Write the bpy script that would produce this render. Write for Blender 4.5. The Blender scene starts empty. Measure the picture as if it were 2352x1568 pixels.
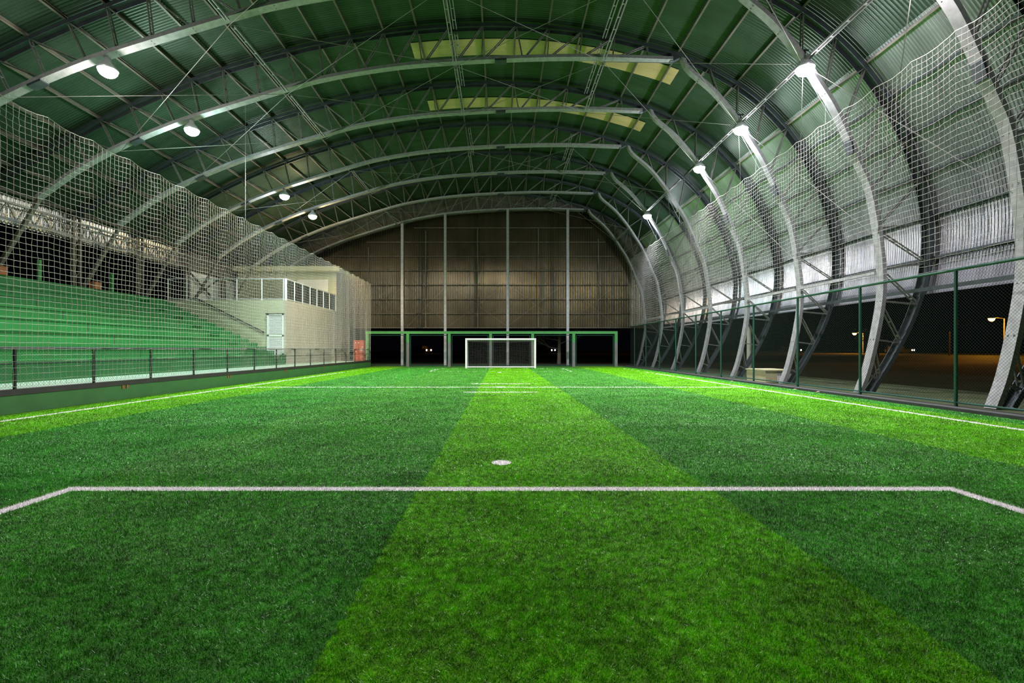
import bpy, math, random
import numpy as np
from mathutils import Vector
random.seed(7); rng = np.random.default_rng(7)
SC = bpy.context.scene
COL = SC.collection

# ---------------------------------------------------------------- camera, world, exposure
F = 1100.0
cd = bpy.data.cameras.new('camera'); cam = bpy.data.objects.new('camera', cd); COL.objects.link(cam)
cd.sensor_width = 36.0; cd.lens = 36.0 * F / 2352.0
cd.shift_x = 26.0 / 2352.0; cd.shift_y = 19.0 / 2352.0
cd.clip_start = 0.05; cd.clip_end = 500
H = 1.435
cam.location = (0, 0, H); cam.rotation_euler = (math.radians(90), 0, 0)
SC.camera = cam
w = bpy.data.worlds.new('night'); SC.world = w; w.use_nodes = True
w.node_tree.nodes['Background'].inputs[0].default_value = (0.004, 0.004, 0.006, 1)
w.node_tree.nodes['Background'].inputs[1].default_value = 0.25
SC.view_settings.view_transform = 'Standard'; SC.view_settings.look = 'None'
SC.view_settings.exposure = 0.0; SC.view_settings.gamma = 1.0
SC.view_settings.use_curve_mapping = False
SC.cycles.use_denoising = True
SC.cycles.use_adaptive_sampling = True; SC.cycles.adaptive_threshold = 0.06
SC.cycles.max_bounces = 4; SC.cycles.diffuse_bounces = 2; SC.cycles.glossy_bounces = 2
SC.cycles.transparent_max_bounces = 12
SC.cycles.sample_clamp_indirect = 4.0
LAMP_W = 4300.0; SPILL = .095

# ---------------------------------------------------------------- shape helpers
class MB:
    def __init__(s): s.v = []; s.f = []; s.n = 0
    def add(s, v, f):
        s.v.append(np.asarray(v, float)); s.f += [tuple(i + s.n for i in q) for q in f]; s.n += len(v); return s
    def box(s, x0, x1, y0, y1, z0, z1):
        v = [(x, y, z) for x in (x0, x1) for y in (y0, y1) for z in (z0, z1)]
        return s.add(v, [(0, 1, 3, 2), (4, 6, 7, 5), (0, 4, 5, 1), (2, 3, 7, 6), (0, 2, 6, 4), (1, 5, 7, 3)])
    def bar(s, a, b, wy, wn, up=(0, 1, 0)):
        """box bar a->b; wy = width along 'up', wn = width across"""
        a = Vector(a); b = Vector(b); d = (b - a).normalized(); u = Vector(up)
        u = (u - d * u.dot(d))
        if u.length < 1e-4: u = Vector((1, 0, 0)) - d * d.x
        u.normalize(); n = d.cross(u)
        v = []
        for p in (a, b):
            for i, j in ((-1, -1), (1, -1), (1, 1), (-1, 1)): v.append(tuple(p + u * (i * wy / 2) + n * (j * wn / 2)))
        return s.add(v, [(3, 2, 1, 0), (4, 5, 6, 7), (0, 1, 5, 4), (1, 2, 6, 5), (2, 3, 7, 6), (3, 0, 4, 7)])
    def tube(s, a, b, r, n=8, r2=None, cap=True):
        a = Vector(a); b = Vector(b); d = (b - a).normalized()
        u = d.orthogonal().normalized(); w_ = d.cross(u); r2 = r if r2 is None else r2
        v = []
        for p, rr in ((a, r), (b, r2)):
            for i in range(n):
                t = 2 * math.pi * i / n; v.append(tuple(p + (u * math.cos(t) + w_ * math.sin(t)) * rr))
        f = [(i, (i + 1) % n, n + (i + 1) % n, n + i) for i in range(n)]
        if cap: f += [tuple(range(n - 1, -1, -1)), tuple(range(n, 2 * n))]
        return s.add(v, f)
    def path(s, pts, r, n=6):
        for a, b in zip(pts[:-1], pts[1:]): s.tube(a, b, r, n)
        return s
    def lathe(s, prof, c=(0, 0, 0), n=20, axis='z', flip=1):
        v = []; f = []
        for r, z in prof:
            for i in range(n):
                t = 2 * math.pi * i / n; x, y = r * math.cos(t), r * math.sin(t)
                if axis == 'z': v.append((c[0] + x, c[1] + y, c[2] + z * flip))
                elif axis == 'x': v.append((c[0] + z, c[1] + x, c[2] + y))
                else: v.append((c[0] + x, c[1] + z, c[2] + y))
        for k in range(len(prof) - 1):
            for i in range(n):
                f.append((k * n + i, k * n + (i + 1) % n, (k + 1) * n + (i + 1) % n, (k + 1) * n + i))
        return s.add(v, f)
    def prism(s, poly, y0, y1, plane='xz'):
        n = len(poly); v = []
        for y in (y0, y1):
            for a, b in poly:
                v.append((a, y, b) if plane == 'xz' else ((y, a, b) if plane == 'yz' else (a, b, y)))
        f = [(i, (i + 1) % n, n + (i + 1) % n, n + i) for i in range(n)] + [tuple(range(n - 1, -1, -1)), tuple(range(n, 2 * n))]
        return s.add(v, f)
    def sweep(s, pts, y0, y1, off0, off1):
        """rect section swept along an XZ polyline; off = distance along the (outward) normal"""
        P = np.array(pts); T = np.gradient(P, axis=0); T /= np.linalg.norm(T, axis=1)[:, None]
        N = np.stack([-T[:, 1], T[:, 0]], 1); v = []; f = []
        for p, nn in zip(P, N):
            for y, o in ((y0, off0), (y1, off0), (y1, off1), (y0, off1)):
                q = p + nn * o; v.append((q[0], y, q[1]))
        m = len(P)
        for k in range(m - 1):
            for i in range(4): f.append((4 * k + i, 4 * k + (i + 1) % 4, 4 * k + 4 + (i + 1) % 4, 4 * k + 4 + i))
        f += [(3, 2, 1, 0), tuple(range(4 * m - 4, 4 * m))]
        return s.add(v, f)
    def build(s, name, m, parent=None, smooth=False, loc=None):
        me = bpy.data.meshes.new(name)
        me.from_pydata(np.concatenate(s.v).tolist(), [], s.f)
        if smooth: me.polygons.foreach_set('use_smooth', [True] * len(me.polygons))
        me.materials.append(m); me.update()
        return link(name, me, parent, loc)

def link(name, me, parent=None, loc=None):
    o = bpy.data.objects.new(name, me); COL.objects.link(o)
    if parent is not None: o.parent = parent
    if loc is not None: o.location = loc
    return o
def raw(name, V, Fq, m, parent=None, smooth=False):
    """numpy mesh, faces (n,k)"""
    V = np.asarray(V, np.float32); Fq = np.asarray(Fq, np.int32); me = bpy.data.meshes.new(name)
    me.vertices.add(len(V)); me.vertices.foreach_set('co', V.ravel())
    k = Fq.shape[1]; me.loops.add(Fq.size); me.loops.foreach_set('vertex_index', Fq.ravel())
    me.polygons.add(len(Fq)); me.polygons.foreach_set('loop_start', np.arange(0, Fq.size, k, dtype=np.int32))
    if smooth: me.polygons.foreach_set('use_smooth', np.ones(len(Fq), bool))
    me.materials.append(m); me.update(calc_edges=True)
    return link(name, me, parent)
def thing(name, label, cat, loc=(0, 0, 0), group=None):
    o = bpy.data.objects.new(name, None); COL.objects.link(o); o.location = loc; o.empty_display_size = .2
    return tag(o, label, cat, group)
def tag(o, label, cat, group=None, kind=None):
    o['label'] = label; o['category'] = cat
    if group: o['group'] = group
    if kind: o['kind'] = kind
    return o
def struct(o, label=None):
    o['kind'] = 'structure'
    if label: o['label'] = label
    return o
def copy_tree(o, parent=None):
    c = o.copy(); COL.objects.link(c); c.parent = parent
    for ch in list(o.children): copy_tree(ch, c)
    return c
ORD = ['first', 'second', 'third', 'fourth', 'fifth', 'sixth', 'seventh', 'eighth', 'ninth', 'tenth', 'eleventh', 'twelfth',
       'thirteenth', 'fourteenth', 'fifteenth', 'sixteenth', 'seventeenth', 'eighteenth', 'nineteenth', 'twentieth',
       'twenty-first', 'twenty-second', 'twenty-third', 'twenty-fourth', 'twenty-fifth', 'twenty-sixth', 'twenty-seventh',
       'twenty-eighth', 'twenty-ninth', 'thirtieth', 'thirty-first', 'thirty-second', 'thirty-third', 'thirty-fourth', 'thirty-fifth']

def segs(P, Q, r, m, name, parent=None):
    """many thin three-sided threads P[i]->Q[i] as one mesh"""
    P = np.asarray(P, float); Q = np.asarray(Q, float); D = Q - P; D /= np.linalg.norm(D, axis=1)[:, None]
    A = np.where(np.abs(D[:, 2:3]) < .8, np.array([[0, 0, 1.]]), np.array([[1., 0, 0]]))
    U = np.cross(D, A); U /= np.linalg.norm(U, axis=1)[:, None]; W = np.cross(D, U)
    n = len(P); V = np.zeros((n, 6, 3))
    for i in range(3):
        t = 2 * math.pi * i / 3; o = (U * math.cos(t) + W * math.sin(t)) * r
        V[:, i] = P + o; V[:, 3 + i] = Q + o
    b = (np.arange(n) * 6)[:, None]
    Fq = np.concatenate([b + np.array([[i, (i + 1) % 3, 3 + (i + 1) % 3, 3 + i]]) for i in range(3)])
    return raw(name, V.reshape(-1, 3), Fq, m, parent)

# ---------------------------------------------------------------- materials
def mat(name, col, rough=.6, metal=0., noise=0., nscale=3., bump=0., bscale=20., spec=.5, trans=None):
    m = bpy.data.materials.new(name); m.use_nodes = True; nt = m.node_tree; b = nt.nodes['Principled BSDF']
    b.inputs['Base Color'].default_value = (*col, 1); b.inputs['Roughness'].default_value = rough
    b.inputs['Metallic'].default_value = metal; b.inputs['Specular IOR Level'].default_value = spec
    tc = nt.nodes.new('ShaderNodeTexCoord')
    if noise:
        n = nt.nodes.new('ShaderNodeTexNoise'); n.inputs['Scale'].default_value = nscale; n.inputs['Detail'].default_value = 5
        nt.links.new(tc.outputs['Object'], n.inputs['Vector'])
        r = nt.nodes.new('ShaderNodeMapRange'); r.inputs[1].default_value = .3; r.inputs[2].default_value = .7
        r.inputs[3].default_value = 1 - noise; r.inputs[4].default_value = 1 + noise
        nt.links.new(n.outputs[0], r.inputs[0])
        mx = nt.nodes.new('ShaderNodeVectorMath'); mx.operation = 'SCALE'; mx.inputs[0].default_value = col
        nt.links.new(r.outputs[0], mx.inputs['Scale']); nt.links.new(mx.outputs[0], b.inputs['Base Color'])
    if bump:
        n = nt.nodes.new('ShaderNodeTexNoise'); n.inputs['Scale'].default_value = bscale; n.inputs['Detail'].default_value = 3
        nt.links.new(tc.outputs['Object'], n.inputs['Vector'])
        bp = nt.nodes.new('ShaderNodeBump'); bp.inputs['Strength'].default_value = bump; bp.inputs['Distance'].default_value = .02
        nt.links.new(n.outputs[0], bp.inputs['Height']); nt.links.new(bp.outputs[0], b.inputs['Normal'])
    return m
def emis(name, col, s):
    m = bpy.data.materials.new(name); m.use_nodes = True; nt = m.node_tree; nt.nodes.clear()
    e = nt.nodes.new('ShaderNodeEmission'); o = nt.nodes.new('ShaderNodeOutputMaterial')
    e.inputs[0].default_value = (*col, 1); e.inputs[1].default_value = s; nt.links.new(e.outputs[0], o.inputs[0]); return m

M_galv = mat('galvanised_steel', (.34, .34, .35), .5, .3, .18, 6)
M_dark = mat('dark_steel', (.07, .085, .095), .45, .5, .2, 4)
M_web = mat('web_steel', (.22, .22, .2), .5, .4, .25, 3)
M_rust = mat('dusty_purlin_steel', (.16, .14, .115), .55, .35, .25, 3)
M_net = mat('white_net_cord', (.5, .48, .42), .8)
M_net2 = mat('grey_white_net_cord', (.34, .33, .3), .8)
M_gnet = mat('goal_net_cord', (.11, .11, .1), .8)
M_fence = mat('dark_green_fence', (.012, .07, .05), .4, .2)
M_wire = mat('dark_fence_wire', (.006, .02, .015), .6)
M_fpost = mat('black_fence_paint', (.012, .02, .018), .45)
M_gwall = mat('green_wall_paint', (.04, .15, .035), .65, 0, .12, 2, .1, 30)
M_bleach = mat('green_bleacher_paint', (.015, .16, .032), .45, 0, .12, 1.2, .08, 20)
M_cap = mat('dark_wall_cap', (.03, .024, .024), .6, 0, .2, 3)
M_walk = mat('pale_walkway', (.2, .3, .23), .6, 0, .12, 2)
M_cream = mat('cream_render', (.45, .46, .3), .75, 0, .06, 2, .1, 40)
M_white = mat('white_paint', (.8, .8, .78), .4)
M_alu = mat('pale_aluminium', (.6, .64, .64), .35, .4)
M_black = mat('black_rail', (.01, .01, .012), .4)
M_port = mat('portal_green', (.045, .22, .05), .6, 0, .1, 3)
M_portg = mat('portal_grey', (.13, .13, .12), .7, 0, .15, 3)
M_orange = mat('orange_red_cabinet', (.28, .04, .012), .5, 0, .1, 4)
M_kerb = mat('dark_concrete_kerb', (.035, .037, .037), .8, 0, .3, 3)
M_ext = mat('dark_outside_ground', (.03, .045, .012), .95, 0, .4, .6, .3, 4)
M_bench = mat('cream_block', (.5, .46, .27), .8, 0, .08, 3)
M_bark = mat('tree_bark', (.12, .1, .08), .9, 0, .3, 8)
M_carp = mat('dark_car_paint', (.02, .02, .025), .25)
M_tyre = mat('tyre_rubber', (.01, .01, .01), .8)
M_leaf = mat('dry_leaf', (.5, .36, .2), .7)
M_box = mat('brown_box', (.3, .1, .03), .6)

def cladding(name, col, rough, metal, bump=.25, streak=.25, skylight=False, green=False):
    m = bpy.data.materials.new(name); m.use_nodes = True; nt = m.node_tree; b = nt.nodes['Principled BSDF']; L = nt.links.new
    b.inputs['Roughness'].default_value = rough; b.inputs['Metallic'].default_value = metal
    tc = nt.nodes.new('ShaderNodeTexCoord')
    mp = nt.nodes.new('ShaderNodeMapping'); mp.inputs['Scale'].default_value = (.15, 1.0, .15); L(tc.outputs['Object'], mp.inputs[0])
    n = nt.nodes.new('ShaderNodeTexNoise'); n.inputs['Scale'].default_value = 2.2; n.inputs['Detail'].default_value = 6; L(mp.outputs[0], n.inputs['Vector'])
    r = nt.nodes.new('ShaderNodeMapRange'); r.inputs[1].default_value = .3; r.inputs[2].default_value = .7
    r.inputs[3].default_value = 1 - streak; r.inputs[4].default_value = 1 + streak; L(n.outputs[0], r.inputs[0])
    sc = nt.nodes.new('ShaderNodeVectorMath'); sc.operation = 'SCALE'; sc.inputs[0].default_value = col; L(r.outputs[0], sc.inputs['Scale'])
    out = sc.outputs[0]
    L(out, b.inputs['Base Color'])
    n2 = nt.nodes.new('ShaderNodeTexNoise'); n2.inputs['Scale'].default_value = 1.6; n2.inputs['Detail'].default_value = 4; L(tc.outputs['Object'], n2.inputs['Vector'])
    bp = nt.nodes.new('ShaderNodeBump'); bp.inputs['Strength'].default_value = bump; bp.inputs['Distance'].default_value = .06
    L(n2.outputs[0], bp.inputs['Height']); L(bp.outputs[0], b.inputs['Normal'])
    return m
M_roof = cladding('turf_bounce_roof_sheet', (.03, .058, .036), .42, .25, .2, .22)  # base colour carries the green light bounced up from the turf
M_wallr = cladding('silver_wall_sheet', (.44, .44, .5), .28, .85, .25, .25)
M_wallf = cladding('brown_grey_wall_sheet', (.13, .108, .065), .24, .7, .1, .35)
M_sky = cladding('cream_translucent_sheet', (.55, .40, .2), .5, 0, .1, .12)

def brick_mat():
    m = bpy.data.materials.new('pale_painted_brick'); m.use_nodes = True; nt = m.node_tree; b = nt.nodes['Principled BSDF']; L = nt.links.new
    tc = nt.nodes.new('ShaderNodeTexCoord'); sp = nt.nodes.new('ShaderNodeSeparateXYZ'); cb = nt.nodes.new('ShaderNodeCombineXYZ')
    L(tc.outputs['Object'], sp.inputs[0]); L(sp.outputs[1], cb.inputs[0]); L(sp.outputs[2], cb.inputs[1])
    br = nt.nodes.new('ShaderNodeTexBrick'); L(cb.outputs[0], br.inputs['Vector'])
    br.inputs['Scale'].default_value = 1.0; br.inputs['Brick Width'].default_value = .42; br.inputs['Row Height'].default_value = .21
    br.inputs['Mortar Size'].default_value = .008
    br.inputs['Color1'].default_value = (.47, .41, .31, 1); br.inputs['Color2'].default_value = (.43, .38, .29, 1); br.inputs['Mortar'].default_value = (.27, .25, .18, 1)
    L(br.outputs[0], b.inputs['Base Color']); b.inputs['Roughness'].default_value = .7
    return m
M_brick = brick_mat()
def glass_mat():
    m = bpy.data.materials.new('balcony_glass'); m.use_nodes = True; nt = m.node_tree; nt.nodes.clear(); L = nt.links.new
    o = nt.nodes.new('ShaderNodeOutputMaterial'); mx = nt.nodes.new('ShaderNodeMixShader'); t = nt.nodes.new('ShaderNodeBsdfTransparent')
    g = nt.nodes.new('ShaderNodeBsdfGlossy'); g.inputs['Roughness'].default_value = .02; fr = nt.nodes.new('ShaderNodeFresnel'); fr.inputs[0].default_value = 1.5
    t.inputs[0].default_value = (.8, .86, .82, 1); L(fr.outputs[0], mx.inputs[0]); L(t.outputs[0], mx.inputs[1]); L(g.outputs[0], mx.inputs[2]); L(mx.outputs[0], o.inputs[0]); return m
M_glass = glass_mat()

# pitch marks, metres: rectangles (x0,x1,y0,y1)
LW = .055
RECTS = [(-10.0 - LW, -10.0 + LW, -1, 36.8), (9.32 - LW, 9.32 + LW, -1, 36.8),
         (-4.49, 4.70, 4.87, 5.0), (-4.49, -4.36, 0, 5.0), (4.57, 4.70, 0, 5.0),
         (-10, 9.32, 18.3, 18.42), (-1.24, 1.24, 20.12, 20.26), (-1.26, 1.24, 16.14, 16.26),
         (-4.7, 4.7, 31.5, 31.6), (-4.75, -4.6, 31.5, 36.7), (4.6, 4.75, 31.5, 36.7), (-10, 9.32, 36.6, 36.72)]
SPOTS = [(.01, 6.09, .125), (0, 18.36, .2), (0, 30.4, .22)]
def turf_mat(name, rough, dark, glint=False):
    m = bpy.data.materials.new(name); m.use_nodes = True; nt = m.node_tree; b = nt.nodes['Principled BSDF']; L = nt.links.new
    def math_(op, a, c=None, clamp=False):
        n = nt.nodes.new('ShaderNodeMath'); n.operation = op; n.use_clamp = clamp
        for i, q in enumerate((a, c)):
            if q is None: continue
            if isinstance(q, (int, float)): n.inputs[i].default_value = q
            else: L(q, n.inputs[i])
        return n.outputs[0]
    tc = nt.nodes.new('ShaderNodeTexCoord'); sp = nt.nodes.new('ShaderNodeSeparateXYZ'); L(tc.outputs['Object'], sp.inputs[0])
    X, Y = sp.outputs[0], sp.outputs[1]
    nz = nt.nodes.new('ShaderNodeTexNoise'); nz.inputs['Scale'].default_value = 1.3; nz.inputs['Detail'].default_value = 6; L(tc.outputs['Object'], nz.inputs['Vector'])
    nf = nt.nodes.new('ShaderNodeTexNoise'); nf.inputs['Scale'].default_value = 13; nf.inputs['Detail'].default_value = 6; L(tc.outputs['Object'], nf.inputs['Vector'])
    wob = math_('MULTIPLY', math_('SUBTRACT', nf.outputs[0], .5), .10)
    Xw = math_('ADD', X, wob)
    # rolls of two shades
    ramp = nt.nodes.new('ShaderNodeValToRGB'); ramp.color_ramp.interpolation = 'CONSTANT'
    L(math_('DIVIDE', math_('ADD', Xw, 12), 24), ramp.inputs[0])
    A = (.145, .48, .0, 1); B = (.06, .33, .03, 1); B2 = (.08, .345, .03, 1)
    st = [(-12, A), (-8.2, B), (-4.6, B2), (-.9, A), (2.12, B2), (6.3, A), (9.9, B)]
    el = ramp.color_ramp.elements
    el[0].position = 0; el[0].color = st[0][1]; el[1].position = (st[1][0] + 12) / 24; el[1].color = st[1][1]
    for x, c in st[2:]:
        e = el.new((x + 12) / 24); e.color = c
    # mottling
    mr = nt.nodes.new('ShaderNodeMapRange'); mr.inputs[1].default_value = .3; mr.inputs[2].default_value = .7; mr.inputs[3].default_value = .72; mr.inputs[4].default_value = 1.25
    L(nz.outputs[0], mr.inputs[0])
    mf = nt.nodes.new('ShaderNodeMapRange'); mf.inputs[1].default_value = .3; mf.inputs[2].default_value = .7; mf.inputs[3].default_value = .5 * dark; mf.inputs[4].default_value = 1.5 * dark
    L(nf.outputs[0], mf.inputs[0])
    k = math_('MULTIPLY', mr.outputs[0], mf.outputs[0])
    sc = nt.nodes.new('ShaderNodeVectorMath'); sc.operation = 'SCALE'; L(ramp.outputs[0], sc.inputs[0]); L(k, sc.inputs['Scale'])
    acc = None
    for x0, x1, y0, y1 in RECTS:
        mx = math_('LESS_THAN', math_('ABSOLUTE', math_('SUBTRACT', X, (x0 + x1) / 2)), (x1 - x0) / 2)
        my = math_('LESS_THAN', math_('ABSOLUTE', math_('SUBTRACT', Y, (y0 + y1) / 2)), (y1 - y0) / 2)
        q = math_('MULTIPLY', mx, my); acc = q if acc is None else math_('MAXIMUM', acc, q)
    for cx, cy, r in SPOTS:
        dx = math_('SUBTRACT', X, cx); dy = math_('SUBTRACT', Y, cy)
        q = math_('LESS_THAN', math_('ADD', math_('MULTIPLY', dx, dx), math_('MULTIPLY', dy, dy)), r * r); acc = math_('MAXIMUM', acc, q)
    # worn paint beyond the near box
    wear = nt.nodes.new('ShaderNodeTexNoise'); wear.inputs['Scale'].default_value = 2.6; wear.inputs['Detail'].default_value = 3; L(tc.outputs['Object'], wear.inputs['Vector'])
    thr = nt.nodes.new('ShaderNodeMapRange'); L(Y, thr.inputs[0]); thr.inputs[1].default_value = 14; thr.inputs[2].default_value = 34; thr.inputs[3].default_value = .2; thr.inputs[4].default_value = .56
    acc = math_('MULTIPLY', acc, math_('GREATER_THAN', wear.outputs[0], thr.outputs[0]))
    mx = nt.nodes.new('ShaderNodeMix'); mx.data_type = 'RGBA'; L(acc, mx.inputs[0]); L(sc.outputs[0], mx.inputs[6]); mx.inputs[7].default_value = (1, .95, .97, 1)
    L(mx.outputs[2], b.inputs['Base Color']); b.inputs['Roughness'].default_value = rough; b.inputs['Specular IOR Level'].default_value = .24
    return m
M_turf = turf_mat('turf_base', .9, .55)
M_blade = turf_mat('turf_blades', .3, 1.15)

# ---------------------------------------------------------------- profiles of the hall (X, Z)
def catmull(P, n=6):
    P = [np.array(p, float) for p in P]; P = [2 * P[0] - P[1]] + P + [2 * P[-1] - P[-2]]; out = []
    for i in range(1, len(P) - 2):
        for k in range(n):
            t = k / n; a, b, c, d = P[i - 1:i + 3]
            out.append(.5 * ((2 * b) + (-a + c) * t + (2 * a - 5 * b + 4 * c - d) * t * t + (-a + 3 * b - 3 * c + d) * t ** 3))
    out.append(P[-2]); return np.array(out)
TOP = catmull([(-22.4, 8.3), (-20, 9.7), (-17.9, 10.87), (-15.9, 11.87), (-14.2, 12.6), (-12, 13.42), (-9.27, 14.2), (-7.3, 14.65), (-4, 15.15), (-.9, 15.34),
               (2, 15.25), (4.6, 14.88), (6.2, 14.5), (7.8, 14.02), (9.2, 13.38), (10.5, 12.58), (11.6, 11.65), (12.6, 10.5), (13.45, 9.1), (14.05, 7.6), (14.4, 6.1),
               (14.45, 4.9), (14.25, 3.6), (13.8, 2.3), (13.15, 1.05), (12.5, 0)])
INL = catmull([(-19.8, 7.9), (-18.2, 9.03), (-16.5, 9.98), (-14.7, 10.77), (-12.9, 11.42), (-9.13, 12.57), (-7.28, 13.05), (-4.65, 13.48), (-1.94, 13.72), (1.5, 13.88), (4.3, 13.9), (7.35, 13.8)])
INR = catmull([(7.7, 13.98), (8.0, 13.4), (9.08, 12.46), (10.0, 11.35), (10.7, 10.3), (11.25, 9.4), (12.0, 7.7), (12.4, 6.7), (12.7, 4.9), (12.78, 3.5), (12.62, 2.28), (12.3, .85), (12.0, 0)])
def arc(P): return np.concatenate([[0], np.cumsum(np.linalg.norm(np.diff(P, axis=0), axis=1))])
def at(P, s):
    a = arc(P); return np.array([np.interp(s, a, P[:, 0]), np.interp(s, a, P[:, 1])])
def offset(P, o):
    T = np.gradient(P, axis=0); T /= np.linalg.norm(T, axis=1)[:, None]; return P + np.stack([-T[:, 1], T[:, 0]], 1) * o
aT = arc(TOP); LT = aT[-1]
def nearest(P, q): return P[np.argmin(np.linalg.norm(P - q, axis=1))]
# purlin stations along the top chord: walk both ways from one at X = -6.4
s0 = np.interp(-6.4, TOP[:60, 0], aT[:60])
stations = sorted([s0 - 1.42 * k for k in range(0, 30) if s0 - 1.42 * k > .2] + [s0 + 1.42 * k for k in range(1, 40) if s0 + 1.42 * k < LT - .3])
TY = [11.75 + 4.4 * k for k in range(8)]
YN, YF = -2.0, 44.9

# ---------------------------------------------------------------- ground and turf
g = MB(); g.box(-10.96, 10.6, -2, 41.6, -.3, 0)
floor = struct(g.build('floor', M_turf))
g = MB(); g.box(10.6, 140, -4, 56, -.4, -.02).box(-30, 10.6, 41.6, 56, -.4, -.02).prism([(56, -.4), (56, -.02), (60, .7), (200, .9), (200, -.4)], -120, 190, 'yz')
struct(g.build('ground', M_ext))
def blades():
    # density falls and width grows with distance
    bands = [(1.7, 3.2, 22000, .0034, .021), (3.2, 5.5, 13000, .0042, .022), (5.5, 9, 5000, .0062, .024), (9, 15, 1700, .011, .026), (15, 24, 560, .018, .03), (24, 37, 240, .03, .03)]
    Vs = []
    for y0, y1, dens, wd, ht in bands:
        hw = min(10.7, 1.15 * y1 + 1.5); n = int((y1 - y0) * 2 * hw * dens)
        y = rng.uniform(y0, y1, n); x = rng.uniform(-hw, hw, n)
        keep = (x > -10.9) & (x < 10.55) & (np.abs(x) < 1.12 * y + 1.5)
        x, y = x[keep], y[keep]; n = len(x)
        # piles lean in soft drifts
        lean = .55 + .45 * np.sin(x * 2.3 + 1.7 * np.sin(y * 1.9)) * np.cos(y * 2.1 + np.sin(x * 3.1))
        th = rng.uniform(0, 2 * math.pi, n); la = np.clip(rng.normal(.85, .38, n) + .3 * (lean - .5), 0, 1.45)
        hh = ht * rng.uniform(.6, 1.15, n)
        dirx, diry = np.cos(th), np.sin(th)
        phi = rng.uniform(0, math.pi, n); wx, wy = np.cos(phi) * wd / 2, np.sin(phi) * wd / 2
        tip = np.stack([x + dirx * np.sin(la) * hh, y + diry * np.sin(la) * hh, np.cos(la) * hh + .004], 1)
        a = np.stack([x - wx, y - wy, np.zeros(n)], 1); b = np.stack([x + wx, y + wy, np.zeros(n)], 1)
        Vs.append(np.stack([a, b, tip], 1).reshape(-1, 3))
    V = np.concatenate(Vs); return V, np.arange(len(V)).reshape(-1, 3)
V, Fq = blades()
tag(raw('artificial_grass', V, Fq, M_blade), 'bright green artificial grass of the pitch with white painted lines', 'grass', kind='stuff')
print('blades', len(Fq))

# ---------------------------------------------------------------- corrugated sheets
def corrugated(name, P, y0, y1, m, amp=.018, wl=.1, per=6, sub=1):
    """sheet swept along profile P in XZ, waves along Y"""
    P = np.asarray(P); T = np.gradient(P, axis=0); T /= np.linalg.norm(T, axis=1)[:, None]; N = np.stack([-T[:, 1], T[:, 0]], 1)
    ny = int((y1 - y0) / wl * per) + 1; y = np.linspace(y0, y1, ny); wv = amp * np.sin(2 * math.pi * y / wl)
    V = np.zeros((len(P), ny, 3)); V[:, :, 0] = P[:, :1] + N[:, :1] * wv; V[:, :, 2] = P[:, 1:] + N[:, 1:] * wv; V[:, :, 1] = y
    i, j = np.meshgrid(np.arange(len(P) - 1), np.arange(ny - 1), indexing='ij'); a = (i * ny + j).ravel()
    return raw(name, V.reshape(-1, 3), np.stack([a, a + 1, a + ny + 1, a + ny], 1), m, None, True)
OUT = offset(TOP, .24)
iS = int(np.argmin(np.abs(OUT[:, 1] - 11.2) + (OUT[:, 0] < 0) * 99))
iE = int(np.argmin(np.abs(OUT[:, 1] - 3.42) + (OUT[:, 0] < 0) * 99))
# roof sheets, interrupted by two cream skylight rows
def prof_between(xa, xb):
    return OUT[(OUT[:, 0] >= xa) & (OUT[:, 0] <= xb) & (OUT[:, 1] > 11.2)]
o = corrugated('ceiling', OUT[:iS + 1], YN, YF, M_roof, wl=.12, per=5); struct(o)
o = corrugated('wall_right', OUT[iS:iE + 1], YN, YF, M_wallr, wl=.1, per=6); struct(o)
xs = np.linspace(-4.1, 8.1, 40); zs = np.interp(xs, OUT[:iS, 0], OUT[:iS, 1])
for (ya, yb), nm in zip(((21.75, 22.9), (26.75, 27.85)), ('nearer', 'farther')):
    # row of translucent sheets lapped below the roof sheets
    o = corrugated('skylight_strip', np.stack([xs, zs - .045], 1), ya, yb, M_sky, wl=.12, per=6)
    tag(o, f'cream translucent skylight strip across the roof, the {nm} of two', 'skylight', 'cream skylight strips in the roof')

# ---------------------------------------------------------------- trusses
def chord(P, o0, sgn, m, name, parent, wd=.3):
    """C channel: flat face plus two lips toward the truss inside"""
    b = MB(); t = .02
    b.sweep(P, -wd / 2, wd / 2, o0, o0 + sgn * t); b.sweep(P, -wd / 2, -wd / 2 + t, o0 + sgn * t, o0 + sgn * .13); b.sweep(P, wd / 2 - t, wd / 2, o0 + sgn * t, o0 + sgn * .13)
    return b.build(name, m, parent)
def ladder(a, b, m, name, parent, sep=.14, wd=.035):
    k = MB(); A = Vector((a[0], 0, a[1])); B = Vector((b[0], 0, b[1])); L = (B - A).length
    if L < .12: return
    for s in (-1, 1):
        off = Vector((0, s * sep / 2, 0)); k.bar(A + off, B + off, wd, wd)
    n = max(1, int(L / .45))
    for i in range(n):
        p = A.lerp(B, (i + .5) / n); k.bar(p - Vector((0, sep / 2, 0)), p + Vector((0, sep / 2, 0)), .012, .05, (1, 0, 0))
    k.build(name, m, parent)
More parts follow.
